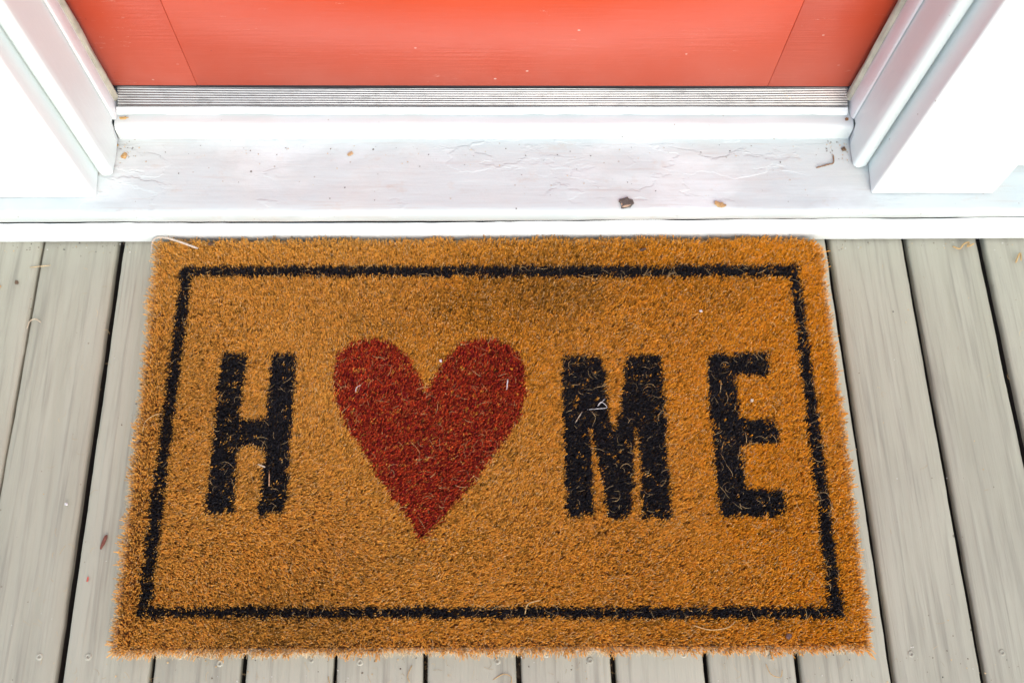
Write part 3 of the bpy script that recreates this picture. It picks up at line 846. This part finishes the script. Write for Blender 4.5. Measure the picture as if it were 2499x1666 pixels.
tube('coir_strand', [(0.0420, 0.1240, MZ), (0.0445, 0.1330, MZ + .001), (0.0510, 0.1360, MZ + .0015), (0.0580, 0.1375, MZ + .0008)], 0.0006, CO, 'pale coir strand hooked over the near border line in the middle', 'coir strand')
tube('coir_strand', [(-0.3560, 0.3160, MZ), (-0.3540, 0.3270, MZ + .001), (-0.3450, 0.3340, MZ + .0015), (-0.3370, 0.3355, MZ + .001)], 0.0005, CO, 'long pale coir strand arching onto the left border line', 'coir strand')
tube('coir_strand', [(0.2080, 0.1115, MZ), (0.2250, 0.1065, MZ + .001), (0.2430, 0.1085, MZ + .001), (0.2520, 0.1150, MZ)], 0.0005, CO, 'curved coir strand on the near rim below the gap between M and E', 'coir strand')
DZ = 0.0014
chip('leaf_scrap', (-0.3872, 0.2041, DZ), (0.0020, 0.0090, 0.0012), -18, (0.20, 0.06, 0.035), 'reddish brown curled leaf scrap on the deck left of the mat', 'leaf scrap')
chip('paint_fleck', (-0.3984, 0.1669, DZ), (0.0012, 0.0030, 0.0008), -10, (0.62, 0.13, 0.09), 'tiny coral paint fleck on the deck left of the mat', 'paint fleck')
chip('paint_fleck', (-0.4010, 0.628, 0.1005 - .02), (0.0012, 0.0012, 0.0008), -10, (0.62, 0.36, 0.09), 'tiny ochre fleck on the sill by the left jamb', 'paint fleck')
tube('coir_tuft', [(0.5560, 0.5400, DZ + .0006), (0.5630, 0.5360, DZ + .002), (0.5690, 0.5420, DZ + .003), (0.5760, 0.5440, DZ + .002), (0.5720, 0.5380, DZ + .0035), (0.5820, 0.5430, DZ + .002)], 0.0010, CO, 'knotted tuft of tan coir on the deck against the wall, right', 'coir tuft')
tube('coir_tuft', [(0.6270, 0.5180, DZ + .0006), (0.6310, 0.5260, DZ + .002), (0.6350, 0.5300, DZ + .001), (0.6330, 0.5200, DZ + .0022)], 0.0011, CO, 'small tan coir tuft on the rightmost deck board', 'coir tuft')
tube('straw', [(-0.5120, 0.5170, DZ + .0006), (-0.4890, 0.5195, DZ + .0006)], 0.0007, (0.62, 0.46, 0.25), 'short yellow straw across the thin gap at the far left', 'straw')
tube('coir_strand', [(-0.5030, 0.4420, DZ), (-0.5010, 0.4500, DZ + .001), (-0.4950, 0.4530, DZ + .001), (-0.4890, 0.4490, DZ)], 0.0006, ST, 'hooked pale strand on the deck beside the thin gap, left', 'coir strand')
chip('seed', (-0.5234, 0.4984, DZ), (0.0022, 0.0030, 0.0014), 20, (0.15, 0.09, 0.05), 'brown seed on the far left deck board', 'seed')
chip('crumb', (-0.5420, 0.4930, DZ), (0.0026, 0.0022, 0.0014), 20, (0.55, 0.33, 0.14), 'tan crumb on the deck at the left edge of view', 'crumb')
chip('crumb', (-0.4310, 0.2440, DZ), (0.0018, 0.0018, 0.0012), 20, WH, 'white crumb on the deck beside the wide left gap', 'crumb')
for k, (pts, lab) in enumerate([
    ([(0.010, 0.0640, DZ), (0.020, 0.0690, DZ + .001), (0.028, 0.0660, DZ + .001), (0.026, 0.0570, DZ + .001), (0.018, 0.0540, DZ)], 'looped coir strand on the deck below the middle of the mat'),
    ([(-0.152, 0.0700, DZ), (-0.1500, 0.0610, DZ + .0008), (-0.1530, 0.0540, DZ)], 'short tan strand on the deck below the red heart, left'),
    ([(0.2820, 0.0750, DZ), (0.2860, 0.0650, DZ + .0008), (0.2950, 0.0620, DZ + .0008), (0.2980, 0.0690, DZ)], 'curled tan strand on the deck below the letter E'),
    ([(-0.0700, 0.0790, DZ), (-0.0740, 0.0690, DZ + .0008), (-0.0720, 0.0630, DZ)], 'short tan strand on the deck just right of the heart tip line'),
]): tube('coir_strand', pts, 0.0004, CO, lab, 'coir strand')
# on the sill
def sz(y): return 0.0677 + (y - 0.5565) / (0.690 - 0.5565) * 0.0228 + 0.0004
chip('bark_chip', (0.1626, 0.5600, sz(.560)), (0.0095, 0.0075, 0.0024), 15, (0.13, 0.12, 0.10), 'grey bark chip on the front of the white sill', 'bark chip')
chip('wood_chip', (0.1618, 0.5575, sz(.5575) + .0018), (0.0066, 0.0036, 0.0014), 10, (0.55, 0.38, 0.24), 'tan wood splinter lying on the grey bark chip', 'wood chip')
chip('wood_chip', (0.2676, 0.5580, sz(.558)), (0.0080, 0.0038, 0.0018), -18, (0.60, 0.40, 0.17), 'yellow wood chip on the front of the sill, right of the bark chip', 'wood chip')
chip('wood_chip', (-0.1444, 0.6180, sz(.618)), (0.0040, 0.0026, 0.0006), 35, (0.62, 0.42, 0.22), 'thin tan shaving in the middle of the white sill', 'wood chip')
tube('twig', [(0.3790, 0.6010, sz(.601) + .0007), (0.3920, 0.6045, sz(.6045) + .001), (0.3985, 0.6065, sz(.6065) + .0016), (0.3995, 0.6160, sz(.616) + .001)], 0.0008, (0.30, 0.16, 0.07), 'thin bent brown twig on the sill by the right jamb', 'twig')
chip('crumb', (0.4120, 0.6230, sz(.623)), (0.0030, 0.0034, 0.002), 30, (0.20, 0.12, 0.06), 'dark brown crumb in the right corner of the sill', 'crumb')
chip('crumb', (0.4110, 0.6465, 0.1034), (0.0026, 0.0024, 0.0016), 30, (0.34, 0.17, 0.07), 'brown crumb in the right corner of the rounded sill step', 'crumb')
chip('crumb', (-0.3890, 0.6480, 0.1034), (0.0060, 0.0018, 0.0012), 5, (0.62, 0.40, 0.14), 'yellow crumb in the left corner of the rounded sill step', 'crumb')
chip('crumb', (-0.3930, 0.6160, sz(.616)), (0.0034, 0.0044, 0.0014), -20, (0.60, 0.38, 0.15), 'yellow crumb on the sill at the foot of the left jamb', 'crumb')
tube('coir_strand', [(0.3380, 0.6745, 0.1176), (0.3450, 0.6680, 0.1152), (0.3560, 0.6645, 0.1122), (0.3760, 0.6625, 0.1118), (0.4020, 0.6625, 0.1118)], 0.0006, (0.68, 0.52, 0.26), 'long pale strand lying over the right end of the ribbed threshold', 'coir strand')

# grit too fine to count: on the boards, in the gaps over the joist, on the sill
def grit(name, n, fx, fy, fz, s0, s1, cols, label):
    v = []; f = []; c = []
    for i in range(n):
        x = fx(); y = fy(); z = fz(x, y); s = random.uniform(s0, s1)
        b = len(v); a = random.uniform(0, 6.28)
        for k in range(4):
            rr_ = s * random.uniform(.6, 1.3)
            v.append((x + math.cos(a + k * 1.57) * rr_, y + math.sin(a + k * 1.57) * rr_, z))
        v.append((x + random.uniform(-.3, .3) * s, y + random.uniform(-.3, .3) * s, z + s * 0.8))
        for k in range(4): f.append((b + k, b + (k + 1) % 4, b + 4))
        cc = random.choice(cols); c += [(*cc, 1)] * 5
    me = pymesh(name, v, f)
    at = me.attributes.new('tint', 'FLOAT_COLOR', 'POINT'); at.data.foreach_set('color', np.array(c, np.float32).ravel())
    return tag(mobj(name, me, M_FIBRE), label, 'grit', kind='stuff')
GCOL = [(0.12, 0.08, 0.05), (0.16, 0.12, 0.08), (0.5, 0.32, 0.14), (0.6, 0.42, 0.22), (0.6, 0.58, 0.52), (0.08, 0.07, 0.06)]
grit('deck_grit', 650, lambda: random.uniform(-.62, .72), lambda: random.choice([random.uniform(0.0, .55), random.uniform(0.535, .549), random.uniform(.05, .09)]), lambda x, y: 0.0010, 0.0003, 0.0010, GCOL, 'fine grit and plant dust scattered over the deck boards')
gapx = [g_ for g_ in GC if -.65 < g_ < .75]
grit('joist_grit', 900, lambda: random.choice(gapx) + random.gauss(0, .0022), lambda: random.choice([JOIST_Y + random.uniform(-.02, .02), 0.535 + random.uniform(-.018, .014)]), lambda x, y: -TH - 0.0022 + random.uniform(0, .004), 0.0006, 0.0022, GCOL[:4] + [(0.05, 0.035, 0.025)], 'brown debris caught in the board gaps over the joists')
grit('sill_grit', 130, lambda: random.uniform(-.39, .41), lambda: random.choice([random.uniform(.56, .628), random.uniform(.615, .6285)]), lambda x, y: sz(y) + 0.0006, 0.0003, 0.0009, GCOL, 'fine grit scattered over the white sill')

# shed coir lying on the boards close to the mat
n = 150
sd_ = rng.random(n)
xq = np.where(sd_ < .55, rng.uniform(-.40, .46, n), np.where(sd_ < .8, rng.uniform(-.46, -.375, n), rng.uniform(.41, .62, n)))
yq = np.where(sd_ < .55, rng.uniform(.045, .088, n), rng.uniform(.06, .545, n))
Q, rr, tt = curls(n, xq, yq, np.full(n, 0.0019), rng.uniform(0.003, 0.011, n), 0.35, rng.uniform(0.00009, 0.00020, n), np.array([0.60, 0.40, 0.18]) * rng.uniform(0.5, 1.1, (n, 1)), 0.0006)
tag(mobj('shed_coir', prism_mesh('shed_coir', Q, rr, tt), M_FIBRE), 'short shed coir hairs scattered on the deck round the mat', 'coir hairs', kind='stuff')

def corner_x(): return random.choice([random.gauss(0.404, 0.008), random.gauss(0.404, 0.008), random.gauss(-0.392, 0.006)])
grit('corner_grit', 55, lambda: max(-.402, min(.416, corner_x())), lambda: 0.634 - abs(random.gauss(0, 0.016)), lambda x, y: sz(y) + 0.0004, 0.0002, 0.0010, GCOL[:4], 'brown grit and dust gathered in the sill corners')
